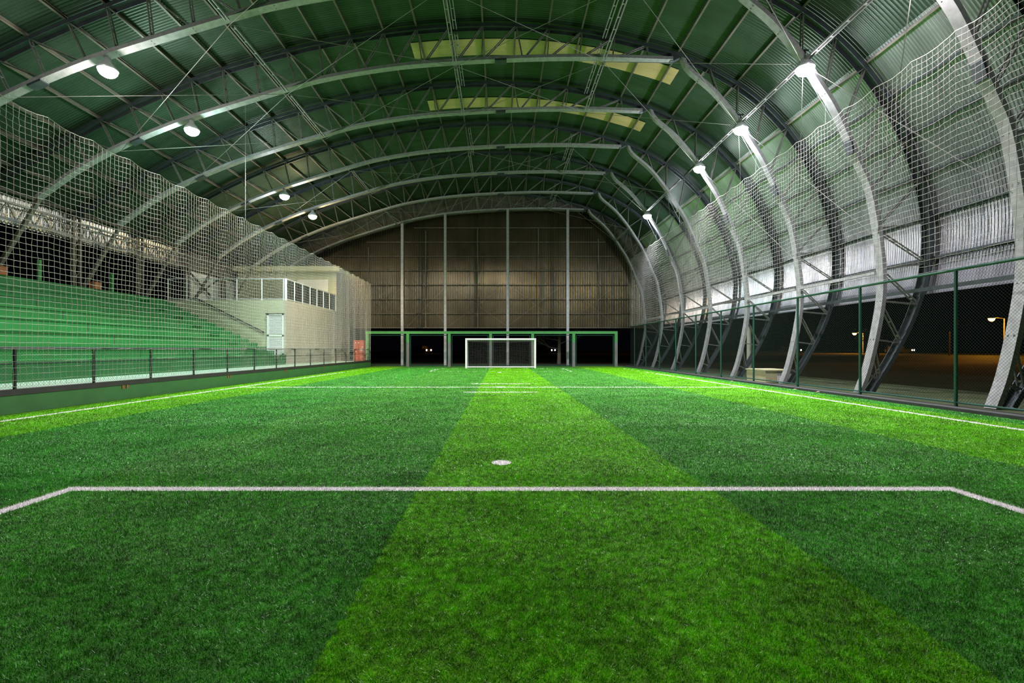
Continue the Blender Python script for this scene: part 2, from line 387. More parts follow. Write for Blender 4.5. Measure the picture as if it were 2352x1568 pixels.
def make_truss():
    r = thing('roof_truss', '', 'truss')
    chord(TOP, 0, -1, M_dark, 'top_chord', r, .32)
    chord(INL, 0, 1, M_galv, 'bottom_chord', r)
    chord(INR, 0, 1, M_galv, 'haunch_chord', r)
    b = MB(); b.bar((-19.8, 0, 7.9), (-21.9, 0, 4.4), .16, .12); b.build('inclined_leg', M_rust, r)
    b = MB(); b.bar((-22.1, -.2, 8.3), (-22.1, -.2, 0), .12, .12).bar((-22.1, .2, 8.3), (-22.1, .2, 0), .12, .12)
    for z in np.arange(.3, 8, .8): b.bar((-22.1, -.2, z), (-22.1, .2, z + .4), .04, .04)
    b.build('column', M_rust, r)
    b = MB(); b.prism([(7.25, 13.78), (7.4, 13.78), (7.85, 14.0), (7.75, 14.12), (7.3, 14.1)], -.1, .1); b.build('splice_plate', M_dark, r)
    for x, z, dx, dz in ((.0, 13.8, .5, .02), (-15.6, 10.36, .45, .2), (11.75, 8.25, .12, -.45)):
        b = MB(); b.bar((x - dx / 2, 0, z - dz / 2 - .0), (x + dx / 2, 0, z + dz / 2 - .0), .33, .07); b.build('splice_plate', M_dark, r)
    IN = np.concatenate([INL, INR]); prev = None
    for s in stations:
        t = at(TOP, s)
        if t[0] < -19.6: continue
        q = nearest(IN, t); t2 = t
        if t[0] > 7.2 and t[0] < 7.9 and t[1] > 12: prev = (t, q); continue
        ladder(q, t2, M_web, 'web_post', r)
        if prev is not None:
            pt, pq = prev
            if t[0] < -7.7: ladder(pt, q, M_web, 'web_diagonal', r)
            elif t[0] < 8 and t[1] > 12: ladder(pq, t, M_web, 'web_diagonal', r)
            elif t[1] > 5.6: ladder(pt, q, M_web, 'web_diagonal', r)
            else: ladder(pq, t, M_web, 'web_diagonal', r)
        prev = (t, q)
    return r
t0 = make_truss()
place = ['fifth', 'x']
TL = {0: 'nearest curved roof truss, its wide steel leg cut off at the frame edge',
      1: 'second curved steel roof truss from the camera, with two floodlights',
      2: 'curved steel roof truss just nearer than the first cream skylight strip',
      3: 'curved steel roof truss between the two cream skylight strips',
      4: 'curved steel roof truss just beyond the farther cream skylight strip',
      5: 'curved steel roof truss third from the end wall',
      6: 'curved steel roof truss second from the end wall',
      7: 'farthest curved steel roof truss, standing against the end wall'}
for k in range(8):
    o = t0 if k == 0 else copy_tree(t0)
    o.location = (0, TY[k], 0); o['label'] = TL[k]; o['group'] = 'arched roof trusses'
# purlins
pl = [s for s in stations if at(TOP, s)[1] > 3.5]
T_off = offset(TOP, .10)
pm = None
for i, s in enumerate(pl):
    p = at(T_off, s); right = p[0] > 7.5
    b = MB(); d = at(TOP, s + .1) - at(TOP, s - .1); d /= np.linalg.norm(d); nrm = (-d[1], 0, d[0])
    # lipped channel, 0.14 deep
    yA, yB = 4, 44.6
    b.bar((0, yA, 0), (0, yB, 0), .15, .012, nrm)
    b.bar((nrm[0] * -.07 + d[0] * .03, yA, nrm[2] * -.07 + d[1] * .03), (nrm[0] * -.07 + d[0] * .03, yB, nrm[2] * -.07 + d[1] * .03), .012, .07, nrm)
    b.bar((nrm[0] * .07 + d[0] * .03, yA, nrm[2] * .07 + d[1] * .03), (nrm[0] * .07 + d[0] * .03, yB, nrm[2] * .07 + d[1] * .03), .012, .07, nrm)
    dark = p[1] < 10.5 and p[0] > 0
    o = b.build('wall_girt' if dark else 'roof_purlin', M_dark if dark else M_rust, None, loc=(p[0], 0, p[1]))
    fromr = len(pl) - 1 - i
    tag(o, (f'dark girt on the silver side wall, {ORD[fromr]} up from its bottom' if dark else
            f'thin steel purlin under the roof, {ORD[i]} from the bleacher-side eave' if i < 17 else
            f'thin steel purlin under the roof, {ORD[fromr]} up from the bottom of the silver wall'),
        'girt' if dark else 'purlin', 'girts on the silver side wall' if dark else 'purlins under the roof sheets')
# low extra girts at the sheet bottom
b = MB(); b.bar((13.95, 4, 3.42), (13.95, 44.6, 3.42), .12, .06, (0, 0, 1)); tag(b.build('eave_rail', M_dark), 'dark steel rail along the very bottom edge of the silver side wall', 'rail')

# ties, side rails and bracing rods in the braced bays
def boxtie(P, Q, m, name='tie_beam'):
    b = MB(); P = Vector(P); Q = Vector(Q)
    for dx in (-.06, .06): b.bar(P + Vector((dx, 0, 0)), Q + Vector((dx, 0, 0)), .07, .03, (0, 0, 1))
    n = 6
    for i in range(n):
        a = P.lerp(Q, (i + .2) / n); b.bar(a + Vector((-.06, 0, 0)), a + Vector((.06, 0, 0)), .03, .05, (0, 0, 1))
    return b.build(name, m)
bays = [(0, 1, 'bay nearest the camera'), (1, 2, 'second bay'), (2, 3, 'nearer skylight bay'), (4, 5, 'bay past the farther skylight'), (6, 7, 'last bay')]
nodes = [(-16.3, 10.0, 'over the bleachers'), (-9.13, 12.45, 'over the pitch edge by the bleachers'), (-1.94, 13.62, 'near the roof crown'), (4.4, 13.8, 'near the crown, silver wall side'), (10.2, 11.1, 'by the floodlights of the silver wall side')]
for ka, kb, bn in bays:
    ya, yb = TY[ka] + .15, TY[kb] - .15
    for x, z, nn in nodes[1:]:
        o = boxtie((x, ya, z), (x, yb, z), M_galv); tag(o, f'pale twin-bar tie beam {nn}, {bn}', 'tie beam', 'tie beams between trusses')
    for x, nn in ((-1.94, 'bleacher'), (4.4, 'silver wall')):
        z = np.interp(x, TOP[:iS, 0], TOP[:iS, 1]) - .2
        o = boxtie((x, ya, z), (x, yb, z), M_galv); tag(o, f'upper tie beam under the purlins, {nn} side of the crown, {bn}', 'tie beam', 'upper tie beams between trusses')
    if ka > 0:
        b = MB(); b.bar((12.76, ya, 4.05), (12.76, yb, 4.05), .1, .08, (0, 0, 1))
        tag(b.build('side_rail', M_galv), f'pale horizontal rail between truss legs on the fence side, {bn}', 'rail', 'side rails between truss legs')
    rodn = [(-16.3, 9.95), (-9.13, 12.4), (-1.94, 13.6), (4.4, 13.78), (10.2, 11.05), (12.7, 5.2)]
    rn = ['over the bleachers', 'over the walkway side of the pitch', 'across the crown', 'between crown and floodlights', 'down beside the side net']
    for i in range(1 if ka == 0 else 0, 5):
        (xa, za), (xb, zb) = rodn[i], rodn[i + 1]
        r = thing('cross_bracing', f'thin crossed bracing rods {rn[i]}, {bn}', 'bracing', (0, 0, 0), 'crossed bracing rods')
        for s in (0, 1):
            p, q = ((xa, TY[ka], za), (xb, TY[kb], zb)) if s == 0 else ((xa, TY[kb], za), (xb, TY[ka], zb))
            b = MB(); b.tube(p, q, .011, 5); b.build('rod', M_web, r)
# droppers holding the nets
for side, x, z0_, z1_ in (('bleacher side', -10.95, 7.0, 12.0), ('silver wall side', 10.95, 9.07, 9.9)):
    for k in range(1, 6):
        if side == 'bleacher side' and k not in (2,): continue
        b = MB(); b.tube((x, TY[k], z0_), (x, TY[k], z1_), .004, 4)
        tag(b.build('hanger_wire', M_alu), f'thin wire holding the side net up on the {side}, at the {ORD[k]} truss', 'wire', 'net hanger wires')
for k in (1, 2, 4, 5):
    b = MB(); b.tube((10.25, TY[k] - .05, 10.7), (10.95, TY[k] - .3, 9.07), .006, 4)
    tag(b.build('hanger_wire', M_alu), f'thin wire from floodlight down to the net rope, silver wall side, {ORD[k]} truss', 'wire', 'net hanger wires')

# ---------------------------------------------------------------- floodlights
def floodlight(x, y, z, col, label, power=1.0):
    r = thing('floodlight', label, 'floodlight', (x, y, z), 'hanging floodlights')
    inward = -1 if x > 0 else 1
    b = MB(); b.lathe([(.0, .42), (.09, .42), (.10, .30), (.16, .24), (.27, .10), (.30, .0), (.285, .0), (.25, .10), (.14, .22), (0, .24)], n=24); h_ = b.build('housing', M_alu, r, True)
    b = MB(); b.lathe([(.28, .02), (.27, -.07), (.22, -.15), (.13, -.21), (0.0, -.235)], n=24)
    b.build('lens', emis('lamp_glow', col, 30), r, True)
    b = MB(); b.bar((0, 0, .4), (0, 0, .62), .05, .03).bar((-.12, 0, .62), (.12, 0, .62), .05, .05); b.build('bracket', M_dark, r)
    ld = bpy.data.lights.new('lamp_beam', 'SPOT'); ld.energy = LAMP_W * power; ld.color = col; ld.shadow_soft_size = .12
    ld.spot_size = math.radians(142); ld.spot_blend = .7
    lo = bpy.data.objects.new('lamp_beam', ld); COL.objects.link(lo); lo.parent = r; lo.location = (inward * .28, 0, -.34)
    lo.rotation_euler = Vector((inward * .42, .05, -1)).to_track_quat('-Z', 'Y').to_euler()
    ld = bpy.data.lights.new('lamp_spill', 'POINT'); ld.energy = LAMP_W * power * SPILL; ld.color = col; ld.shadow_soft_size = .12
    lo = bpy.data.objects.new('lamp_spill', ld); COL.objects.link(lo); lo.parent = r; lo.location = (inward * .1, 0, -.42)
    return r
W1 = (1, .93, .88); BL = (.82, .9, 1); VI = (.95, .93, 1); TE = (.72, 1, .9); WA = (1, .78, .45)
floodlight(-13.25, TY[1], 10.85, W1, 'rosy white floodlight, nearest one visible on the bleacher side')
floodlight(-13.25, TY[2], 10.85, TE, 'greenish white floodlight, second along the bleacher side', 1.25)
floodlight(-13.25, TY[4], 10.85, BL, 'bluish white floodlight, third along the bleacher side')
floodlight(-13.25, TY[5], 10.85, WA, 'warm yellow floodlight, farthest on the bleacher side', 1.2)
floodlight(10.2, TY[1] - .1, 10.85, VI, 'white floodlight nearest the camera on the silver wall side')
floodlight(10.25, TY[2] - .1, 10.85, (.92, .97, 1), 'white floodlight, second along the silver wall side', 1.1)
floodlight(10.3, TY[3] - .1, 10.85, VI, 'violet-white floodlight, third along the silver wall side', 1.1)
floodlight(10.3, TY[5] - .1, 10.85, (.85, .88, 1), 'small blue-white floodlight, farthest on the silver wall side')
floodlight(-13.25, TY[0], 10.85, W1, 'white floodlight out of view on the bleacher side', .65)
floodlight(10.2, TY[0] - .1, 10.85, (1, .9, .95), 'white floodlight just out of view on the silver wall side', .65)

# ---------------------------------------------------------------- end wall
kW = 45.0
def inner_top(x):
    z1 = np.interp(x, INL[:, 0], INL[:, 1]) if x < 7.35 else np.interp(x, INR[:, 0], INR[:, 1]); return z1
def face_sheet(name, x0, x1, zlo, zhi, y, m, wl=.12, per=6, amp=.02, rows=10, lean=None):
    nx = int((x1 - x0) / wl * per) + 1; x = np.linspace(x0, x1, nx); wv = amp * np.sin(2 * math.pi * x / wl)
    V = np.zeros((rows + 1, nx, 3))
    a = zlo(x); b = zhi(x)
    for r in range(rows + 1):
        t = r / rows; V[r, :, 0] = x; V[r, :, 1] = y + wv; V[r, :, 2] = a * (1 - t) + b * t
    i, j = np.meshgrid(np.arange(rows), np.arange(nx - 1), indexing='ij'); q = (i * nx + j).ravel()
    F_ = np.stack([q, q + 1, q + nx + 1, q + nx], 1)
    return raw(name, V.reshape(-1, 3), F_, m, None, True)
def zwall(x):
    xx = np.asarray(x, float)
    L_ = np.interp(xx, TOP[:60, 0], TOP[:60, 1]); up = TOP[:140]
    R = up[up[:, 0] > 0]; R = R[:np.argmax(R[:, 0])]
    rr = np.interp(xx, R[:, 0], R[:, 1]); return np.where(xx < 0, L_, rr) + .15
o = face_sheet('wall_far', -22, 14.4, lambda x: np.full_like(x, 3.45), lambda x: np.maximum(zwall(x), 3.6), kW, M_wallf, wl=.16, amp=.026, rows=12); struct(o)
# upper fascia between bottom and top chord of the last truss
def fascia():
    bot = []; top = []; T2 = TOP; 
    IN = np.concatenate([INL, INR[1:]])
    for q in IN: 
        if q[1] < 3.4 or q[0] < -18.6: continue
        t = nearest(T2, q); bot.append(q); top.append(t)
    bot = np.array(bot); top = np.array(top)
    # resample finely with ribs
    a = arc(bot); n = int(a[-1] / .24 * 8); s = np.linspace(0, a[-1], n)
    B = np.stack([np.interp(s, a, bot[:, 0]), np.interp(s, a, bot[:, 1])], 1); T_ = np.stack([np.interp(s, a, top[:, 0]), np.interp(s, a, top[:, 1])], 1)
    wv = .06 * np.sin(2 * math.pi * s / .24); V = np.zeros((2, n, 3))
    V[0, :, 0] = B[:, 0]; V[0, :, 2] = B[:, 1]; V[1, :, 0] = T_[:, 0]; V[1, :, 2] = T_[:, 1]; V[:, :, 1] = 43.0 + wv
    q = np.arange(n - 1); return raw('gable_fascia', V.reshape(-1, 3), np.stack([q, q + 1, q + n + 1, q + n], 1), M_fascia, None, True)
M_fascia = cladding('grey_fascia_sheet', (.42, .4, .34), .25, .75, .04, .2)
tag(fascia(), 'ribbed grey fascia band curving over the end wall', 'fascia')
# frame of girts and studs
fr = thing('end_wall_frame', 'pale grid of thin girts and studs on the brown end wall', 'wall frame', (0, 44.8, 0))
rightX = lambda z: np.interp(z, INR[::-1, 1], INR[::-1, 0])
leftX = lambda z: np.interp(z, INL[:60, 1], INL[:60, 0]) if z > 7.9 else -21.6
for j in range(8):
    z = 3.49 + 1.335 * j; b = MB(); b.bar((leftX(z) + .1, 0, z), (rightX(z) - .1, 0, z), .06, .08, (0, 0, 1)); b.build('girt', M_rust, fr)
for xpx in (848, 979, 1097, 1236, 1373):
    x = (xpx - 1150) * kW / 1100; b = MB(); b.bar((x, -.03, 3.49), (x, -.03, min(inner_top(x) - .6, 3.49 + 1.335 * 7)), .07, .08, (1, 0, 0)); b.build('stud', M_rust, fr)
for x0, x1 in ((-8.7, -4.9), (-4.9, .62), (.62, 5.92), (5.92, 10.9), (-14, -8.7)):
    b = MB(); b.tube((x0, -.1, 3.6), (x1, -.1, 7.6), .012, 4).tube((x0, -.1, 7.6), (x1, -.1, 3.6), .012, 4); b.build('wire_brace', M_rust, fr)
cn = ['nearest the clubhouse', 'second from the clubhouse', 'behind the goal', 'farthest from the clubhouse']
for x, nm in zip((-8.7, -4.9, .62, 5.92), cn):
    r = thing('gable_column', f'tall slim lattice steel column of the end wall, {nm}', 'column', (x, 42.3, 0), 'end wall columns')
    zt = inner_top(x); b = MB(); b.bar((0, 0, 0), (0, 0, zt), .22, .12, (1, 0, 0)); b.build('front_chord', M_galv, r)
    b = MB(); b.bar((.0, .5, 0), (.0, .5, zt), .14, .1, (1, 0, 0)); b.build('rear_chord', M_rust, r)
    b = MB(); z = 0; s = 0
    while z < zt - .5: b.bar((0, .5 * s, z), (0, .5 * (1 - s), z + .5), .05, .04, (1, 0, 0)); z += .5; s = 1 - s
    b.build('lacing', M_rust, r)

# ---------------------------------------------------------------- portal behind the goal
py_ = 40.5
r = thing('goal_end_portal', 'green and grey frame of posts under one beam behind the goal', 'portal', (0, py_, 0))
b = MB(); b.box(-11.4, 9.86, -.12, .12, 2.78, 3.0); b.build('beam', M_port, r)
for x in (-11.25, -7.84, -4.34, -.85, 2.7, 6.17, 9.74):
    lo = 2.06 if x > -11 else 0
    b = MB(); b.box(x - .12, x + .12, -.125, .125, lo, 2.8); p = b.build('post_top', M_port, r)
    if lo: b = MB(); b.box(x - .12, x + .12, -.12, .12, 0, lo); b.build('post', M_portg, r)
xs_ = (-11.25, -7.84, -4.34, -.85, 2.7, 6.17, 9.74)
for i in range(6):
    b = MB(); x0, x1 = xs_[i] + .22, xs_[i + 1] - .22
    for a, c in (((x0, 0, .1), (x1, 0, .1)), ((x0, 0, 2.65), (x1, 0, 2.65)), ((x0, 0, .1), (x0, 0, 2.65)), ((x1, 0, .1), (x1, 0, 2.65))): b.tube(a, c, .03, 6)
    b.build('net_frame', M_fence, r)

# ---------------------------------------------------------------- goal
gy = 37.0
r = thing('soccer_goal', 'white soccer goal with dark net at the far end of the pitch', 'goal', (0, gy, 0))
for x in (-2.66, 2.66): b = MB(); b.tube((x, 0, 0), (x, 0, 2.27), .075, 12); b.build('post', M_white, r)
b = MB(); b.tube((-2.73, 0, 2.24), (2.73, 0, 2.24), .075, 12); b.build('crossbar', M_white, r)
b = MB(); b.tube((-2.6, .02, .1), (2.6, .02, .1), .045, 10); b.build('ground_bar', M_white, r)
b = MB()
for x in (-2.6, 2.6): b.path([(x, 0, 2.2), (x, .8, 2.1), (x, 1.2, .05)], .02, 6).tube((x, 0, .05), (x, 1.2, .05), .02, 6)
b.build('rear_frame', M_alu, r)
def gp(u, v):  # u across -1..1, v 0..1 from crossbar over the back to ground
    x = 2.6 * u; s = v * 3.0
    if s < .8: y, z = s, 2.2 - .1 * s / .8
    else: t = (s - .8) / 2.2; y, z = .8 + .4 * t, 2.1 * (1 - t) + .03
    sag = .16 * (1 - u * u) * math.sin(min(v, 1) * math.pi); return (x, y + sag * (v > .2), z - sag * .6)
P = []; Q = []
nu, nv = 42, 24
for i in range(nu + 1):
    for j in range(nv):
        P.append(gp(-1 + 2 * i / nu, j / nv)); Q.append(gp(-1 + 2 * i / nu, (j + 1) / nv))
for j in range(nv + 1):
    for i in range(nu):
        P.append(gp(-1 + 2 * i / nu, j / nv)); Q.append(gp(-1 + 2 * (i + 1) / nu, j / nv))
for x in (-2.6, 2.6):
    for i in range(9):
        y = i * .13; P.append((x, y, 0)); Q.append((x, y, 2.15 - (max(0, y - .8)) * 5.2))
    for j in range(16): P.append((x, 0, j * .135)); Q.append((x, min(1.15, 1.2 - (j * .135) * .19), j * .135))
segs(P, Q, .006, M_gnet, 'net', r)

# ---------------------------------------------------------------- side nets
def side_net(name, X, y0, y1, z0, z1, cell, ring, label, thread):
    r = thing(name, label, 'net', (0, 0, 0))
    ny = int((y1 - y0) / cell); nz = int((z1 - z0) / cell); y = np.linspace(y0, y1, ny + 1)
    G = np.zeros((ny + 1, nz + 1, 3))
    sag = .09 * np.abs(np.sin(math.pi * (y - y0) / ring)) 
    fold = .05 * np.sin(y * 1.7) + .03 * np.sin(y * 4.1 + 1)
    for j in range(nz + 1):
        t = j / nz; G[:, j, 2] = z0 + (z1 - z0) * t - sag * (t ** 2) + (rng.normal(0, .004, ny + 1))
        G[:, j, 1] = y + .012 * np.sin(j * .35 + y * .8) + rng.normal(0, .003, ny + 1); G[:, j, 0] = X + fold * (1 - t) + rng.normal(0, .005, ny + 1)
    P = np.concatenate([G[:-1].reshape(-1, 3), G[:, :-1].reshape(-1, 3)]); Q = np.concatenate([G[1:].reshape(-1, 3), G[:, 1:].reshape(-1, 3)])
    segs(P, Q, thread, M_net if X < 0 else M_net2, 'netting', r)
    segs(G[:-1, -1], G[1:, -1], .011, M_net, 'top_rope', r)
side_net('safety_net', -10.9, 6.5, 40.2, .6, 7.03, .14, 1.26, 'tall white safety net in front of the green bleachers', .0042)
side_net('safety_net', 10.9, 6.5, 40.2, 3.42, 9.07, .155, 1.24, 'white safety net hanging above the fence beside the silver wall', .004)

# ---------------------------------------------------------------- fences
def chain(P_y0, P_y1, z0, z1, pitch, r_, parent, X=0):
    h_ = z1 - z0; P = []; Q = []
    for s in (1, -1):
        for c in np.arange(P_y0 - h_, P_y1 + h_, pitch):
            a, b2 = c, c + s * h_; za, zb = z0, z1
            lo, hi = P_y0, P_y1
            if max(a, b2) < lo or min(a, b2) > hi: continue
            def clip(y): return min(max(y, lo), hi)
            ya, yb = clip(a), clip(b2); za = z0 + (ya - a) / (b2 - a) * h_; zb = z0 + (yb - a) / (b2 - a) * h_
            if abs(ya - yb) < .02: continue
            P.append((X + s * .003, ya, za)); Q.append((X + s * .003, yb, zb))
    segs(P, Q, r_, M_wire, 'wire_mesh', parent)
r = thing('chain_link_fence', 'tall dark green chain-link fence along the open side', 'fence', (10.95, 0, 0))
for k in range(-1, 10):
    y = 11.52 + 3.07 * k; b = MB(); b.tube((0, y, 0), (0, y, 3.37), .038, 10); b.build('post', M_fence, r)
for z, rr, n in ((3.36, .035, 'top_rail'), (.17, .022, 'bottom_rail')): b = MB(); b.tube((0, 6.5, z), (0, 40.4, z), rr, 8); b.build(n, M_fence, r)
chain(6.5, 40.4, .17, 3.34, .078, .0024, r)
b = MB(); b.box(10.6, 11.05, -2, 41.6, -.2, .075); struct(b.build('trim_1', M_kerb))
r = thing('low_mesh_fence', 'low black chain-link railing on top of the green wall', 'fence', (-10.96, 0, 0))
for k in range(-1, 14):
    y = 10.8 + 2.1 * k; b = MB(); b.tube((0, y, .54), (0, y, 1.48), .033, 8); b.build('post', M_fpost, r)
b = MB(); b.tube((0, 6.5, 1.475), (0, 40.2, 1.475), .025, 8); b.build('top_rail', M_fpost, r)
b = MB(); b.tube((0, 6.5, 1.12), (0, 40.2, 1.12), .012, 6); b.build('middle_wire', M_fpost, r)
chain(6.5, 31, .56, 1.46, .075, .0024, r)

# ---------------------------------------------------------------- perimeter wall and walkway
r = thing('perimeter_wall', 'low green wall with dark capping along the bleacher side', 'wall', (0, 0, 0))
b = MB(); b.box(-11.12, -10.96, -2, 40.4, 0, .41); b.build('wall_body', M_gwall, r)
b = MB(); b.box(-11.14, -10.93, -2, 40.4, .41, .545); b.build('cap', M_cap, r)
for yy in (13.85, 19.2, 24.3, 29.6):
    for d in (0, .16):
        b = MB(); b.box(-10.965, -10.94, yy + d, yy + d + .07, .3, .42); tag(b.build('wall_socket', M_box), f'small brown socket on the green wall, {ORD[int((yy - 13) // 5)]} pair from the camera', 'socket', 'wall sockets')
b = MB(); b.box(-13.8, -11.12, -2, 41, 0, .5); b.build('floor_walkway', M_walk)['kind'] = 'structure'

# ---------------------------------------------------------------- bleachers
RX = [13.72, 14.97, 16.07, 17.16, 18.2, 19.3, 20.35, 21.3]; RZ = [1.13, 1.635, 2.15, 2.64, 3.13, 3.63, 4.14, 4.63]
YB = 30.6
r = thing('bleachers', 'long green concrete bleachers rising behind the net', 'bleachers', (0, 0, 0))
for j in range(8):
    x1 = -RX[j]; x0 = -(RX[j + 1] if j < 7 else 21.75); zb = .45 if j == 0 else RZ[j - 1] - .25
    b = MB(); b.box(x0 - (0 if j == 7 else .0), x1, 3, YB, zb, RZ[j]); b.box(x1 - .01, x1 + .035, 3, YB - 2.3 if j else YB, RZ[j] - .10, RZ[j] + .002); b.build('tier', M_bleach, r)
    if 0 < j < 7:
        b = MB(); yj = 19.9; b.box(x1 + .0, x1 + .006, yj, yj + .02, RZ[j - 1], RZ[j] - .1); b.build('joint', M_cap, r)
for j in range(1, 8):
    x1 = -RX[j]; b = MB(); b.box(x1 - .02, x1 + .53, YB - 2.3, YB, RZ[j - 1] - .01, (RZ[j - 1] + RZ[j]) / 2); b.build('step', M_bleach, r)
for (yy, n) in ((22.4, 'nearer'), (26.6, 'farther')):
    b = MB(); b.box(-21.7, -21.58, yy, yy + .12, 4.6, 5.65); tag(b.build('green_stub_post', M_port), f'short green post on the top tier of the bleachers, {n} one', 'post')
for (yy, n) in ((20.15, 'nearer'), (25.0, 'farther')):
    b = MB(); b.box(-21.5, -21.2, yy, yy + .45, 4.63, 4.98).box(-21.52, -21.18, yy - .02, yy + .47, 4.98, 5.0); tag(b.build('brown_box', M_box), f'small brown box on the top tier of the bleachers, {n} one', 'box')

# back eave girder with pale cladding behind
b = MB(); b.bar((-22.1, 6, 8.05), (-22.1, 44.5, 8.05), .1, .1, (0, 0, 1)).bar((-22.1, 6, 7.3), (-22.1, 44.5, 7.3), .12, .1, (0, 0, 1))
r = thing('eave_girder', 'long lattice girder under the back eave over the bleachers', 'girder')
b.build('chords', M_web, r)
b = MB(); y = 8; s = 0
while y < 42: b.bar((-22.1, y, 7.3 if s else 8.05), (-22.1, y + .42, 8.05 if s else 7.3), .05, .05, (1, 0, 0)); y += .42; s = 1 - s
b.build('lacing', M_web, r)
o = corrugated('wall_left', np.array([(-22.5, 7.15), (-22.5, 7.7), (-22.5, 8.5)]), 4, 44.5, M_fascia, wl=.2, per=5, amp=.02); struct(o)
M_pale = cladding('pale_sheet', (.75, .75, .72), .45, .2, .1, .1)
o = corrugated('trim_2', np.array([(-22.45, 4.0), (-22.45, 5.5), (-22.45, 7.15)]), 34.2, 41.5, M_pale, wl=.2, per=5, amp=.025); struct(o)
b = MB(); b.bar((-22.2, 33.8, 7.2), (-22.2, 38.1, 4.7), .1, .1, (1, 0, 0)).bar((-22.2, 33.8, 4.7), (-22.2, 38.1, 7.2), .07, .07, (1, 0, 0)); tag(b.build('cross_brace', M_dark), 'dark crossed brace in front of pale sheets behind the clubhouse balcony', 'brace')

# ---------------------------------------------------------------- clubhouse
r = thing('clubhouse', 'cream two-storey block with balcony at the end of the bleachers', 'building')
XS = -13.7
# front wall with the stepped lower edge standing on the tiers
poly = [(XS, .5), (XS, 4.6), (-21.7, 4.6), (-21.7, 4.4)]
for j in range(7, 0, -1): poly += [(-RX[j] + .0, RZ[j] - .3), (-RX[j], RZ[j - 1] - .3)]
poly += [(-13.75, .5)]
b = MB(); b.box(-21.7, XS - .16, YB, YB + .16, .5, 4.6); b.build('front_wall', M_cream, r)
b = MB(); b.box(XS - .16, XS, YB, 43.4, .5, 4.6).box(XS - .16, XS, 39.95, 43.4, 4.6, 7.9); b.build('side_wall', M_brick, r)
b = MB(); b.box(-21.75, XS - .16, YB + .16, 39.9, 4.35, 4.62); b.build('balcony_floor', M_cream, r)
b = MB(); b.box(-21.9, XS - .16, 39.95, 40.1, 4.62, 7.9); b.build('upper_wall', M_cream, r)
b = MB(); b.box(-21.95, -13.2, 39.2, 43.6, 7.9, 8.28); b.build('roof_slab', M_cream, r)
b = MB(); b.box(-21.9, -21.75, 40.1, 43.4, 4.6, 7.9).box(-21.9, XS - .16, 43.25, 43.4, .5, 7.9); b.build('rear_wall', M_cream, r)
# shutter window
b = MB(); b.box(-16.95, -14.4, 39.9, 39.96, 5.78, 7.28); wn = b.build('window_shutter', M_white, r)
b = MB(); b.box(-17.05, -14.3, 39.84, 39.96, 5.7, 5.78); b.build('window_sill', M_cap, wn)
# louvre door
b = MB(); x0, x1, z0, z1 = -14.92, -13.86, 1.14, 3.72
for q in ((x0, x0 + .14, z0, z1), (x1 - .09, x1, z0, z1), (x0, x1, z1 - .07, z1), (x0, x1, z0, z0 + .07), (x0, x1, 2.28, 2.4)): b.box(q[0], q[1], YB - .06, YB + .0, q[2], q[3])
dr = b.build('louvred_door', M_white, r)
b = MB(); z = z0 + .1
while z < z1 - .1:
    if not 2.22 < z < 2.4: b.prism([(YB - .055, z), (YB - .05, z + .012), (YB - .005, z + .06), (YB - .01, z + .048)], x0 + .14, x1 - .09, 'yz')
    z += .072
b.build('louvres', M_white, dr)
b = MB(); b.box(x0 + .03, x0 + .12, YB - .11, YB - .09, 2.3, 2.33).box(x0 + .03, x0 + .05, YB - .11, YB - .06, 2.3, 2.33); b.build('handle', M_alu, dr)
b = MB(); b.box(x0 - .06, x1 + .03, YB - .08, YB, z1, z1 + .05); b.build('door_lintel', M_cap, r)
# balcony railing
rail = MB(); rail.bar((-21.35, YB + .08, 5.98), (XS - .04, YB + .08, 5.98), .05, .06).bar((-21.35, YB + .08, 4.68), (XS - .04, YB + .08, 4.68), .05, .06)
rail.bar((XS - .04, YB + .08, 5.98), (XS - .04, 39.95, 5.98), .05, .06, (1, 0, 0)).bar((XS - .04, YB + .08, 4.68), (XS - .04, 39.95, 4.68), .05, .06, (1, 0, 0))
rl = rail.build('balcony_railing', M_alu, r)
for x in (-21.3, -20.1, -18.5, -16.9, -15.3, -13.9): b = MB(); b.box(x - .03, x + .03, YB + .05, YB + .11, 4.6, 5.98); b.build('railing_post', M_white, rl)
b = MB(); b.box(-13.8, -13.7, YB + .02, YB + .12, 4.6, 5.98); b.build('railing_post', M_white, rl)
for y in (31.9, 33.2, 34.5, 35.8, 37.1, 38.4, 39.8): b = MB(); b.box(XS - .07, XS - .01, y - .03, y + .03, 4.6, 5.98); b.build('railing_post', M_white, rl)
b = MB(); b.box(-21.3, -13.8, YB + .075, YB + .083, 4.72, 5.94); b.build('glass_pane', M_glass, rl)
b = MB(); b.box(XS - .044, XS - .036, YB + .12, 39.8, 4.72, 5.94); b.build('glass_pane', M_glass, rl)
# wall handrail
r2 = thing('stair_handrail', 'black handrail sloping down the cream wall beside the bleacher steps', 'handrail')
b = MB(); b.tube((-19.4, YB - .12, 4.72), (-15.05, YB - .12, 2.55), .035, 8).tube((-19.4, YB - .12, 4.56), (-15.05, YB - .12, 2.4), .018, 6); b.build('rail', M_black, r2)
b = MB()
for t in (.03, .5, .97): p = Vector((-19.4, YB - .12, 4.72)).lerp(Vector((-15.05, YB - .12, 2.55)), t); b.tube(p, (p.x, YB, p.z - .1), .02, 6)
b.build('brackets', M_black, r2)

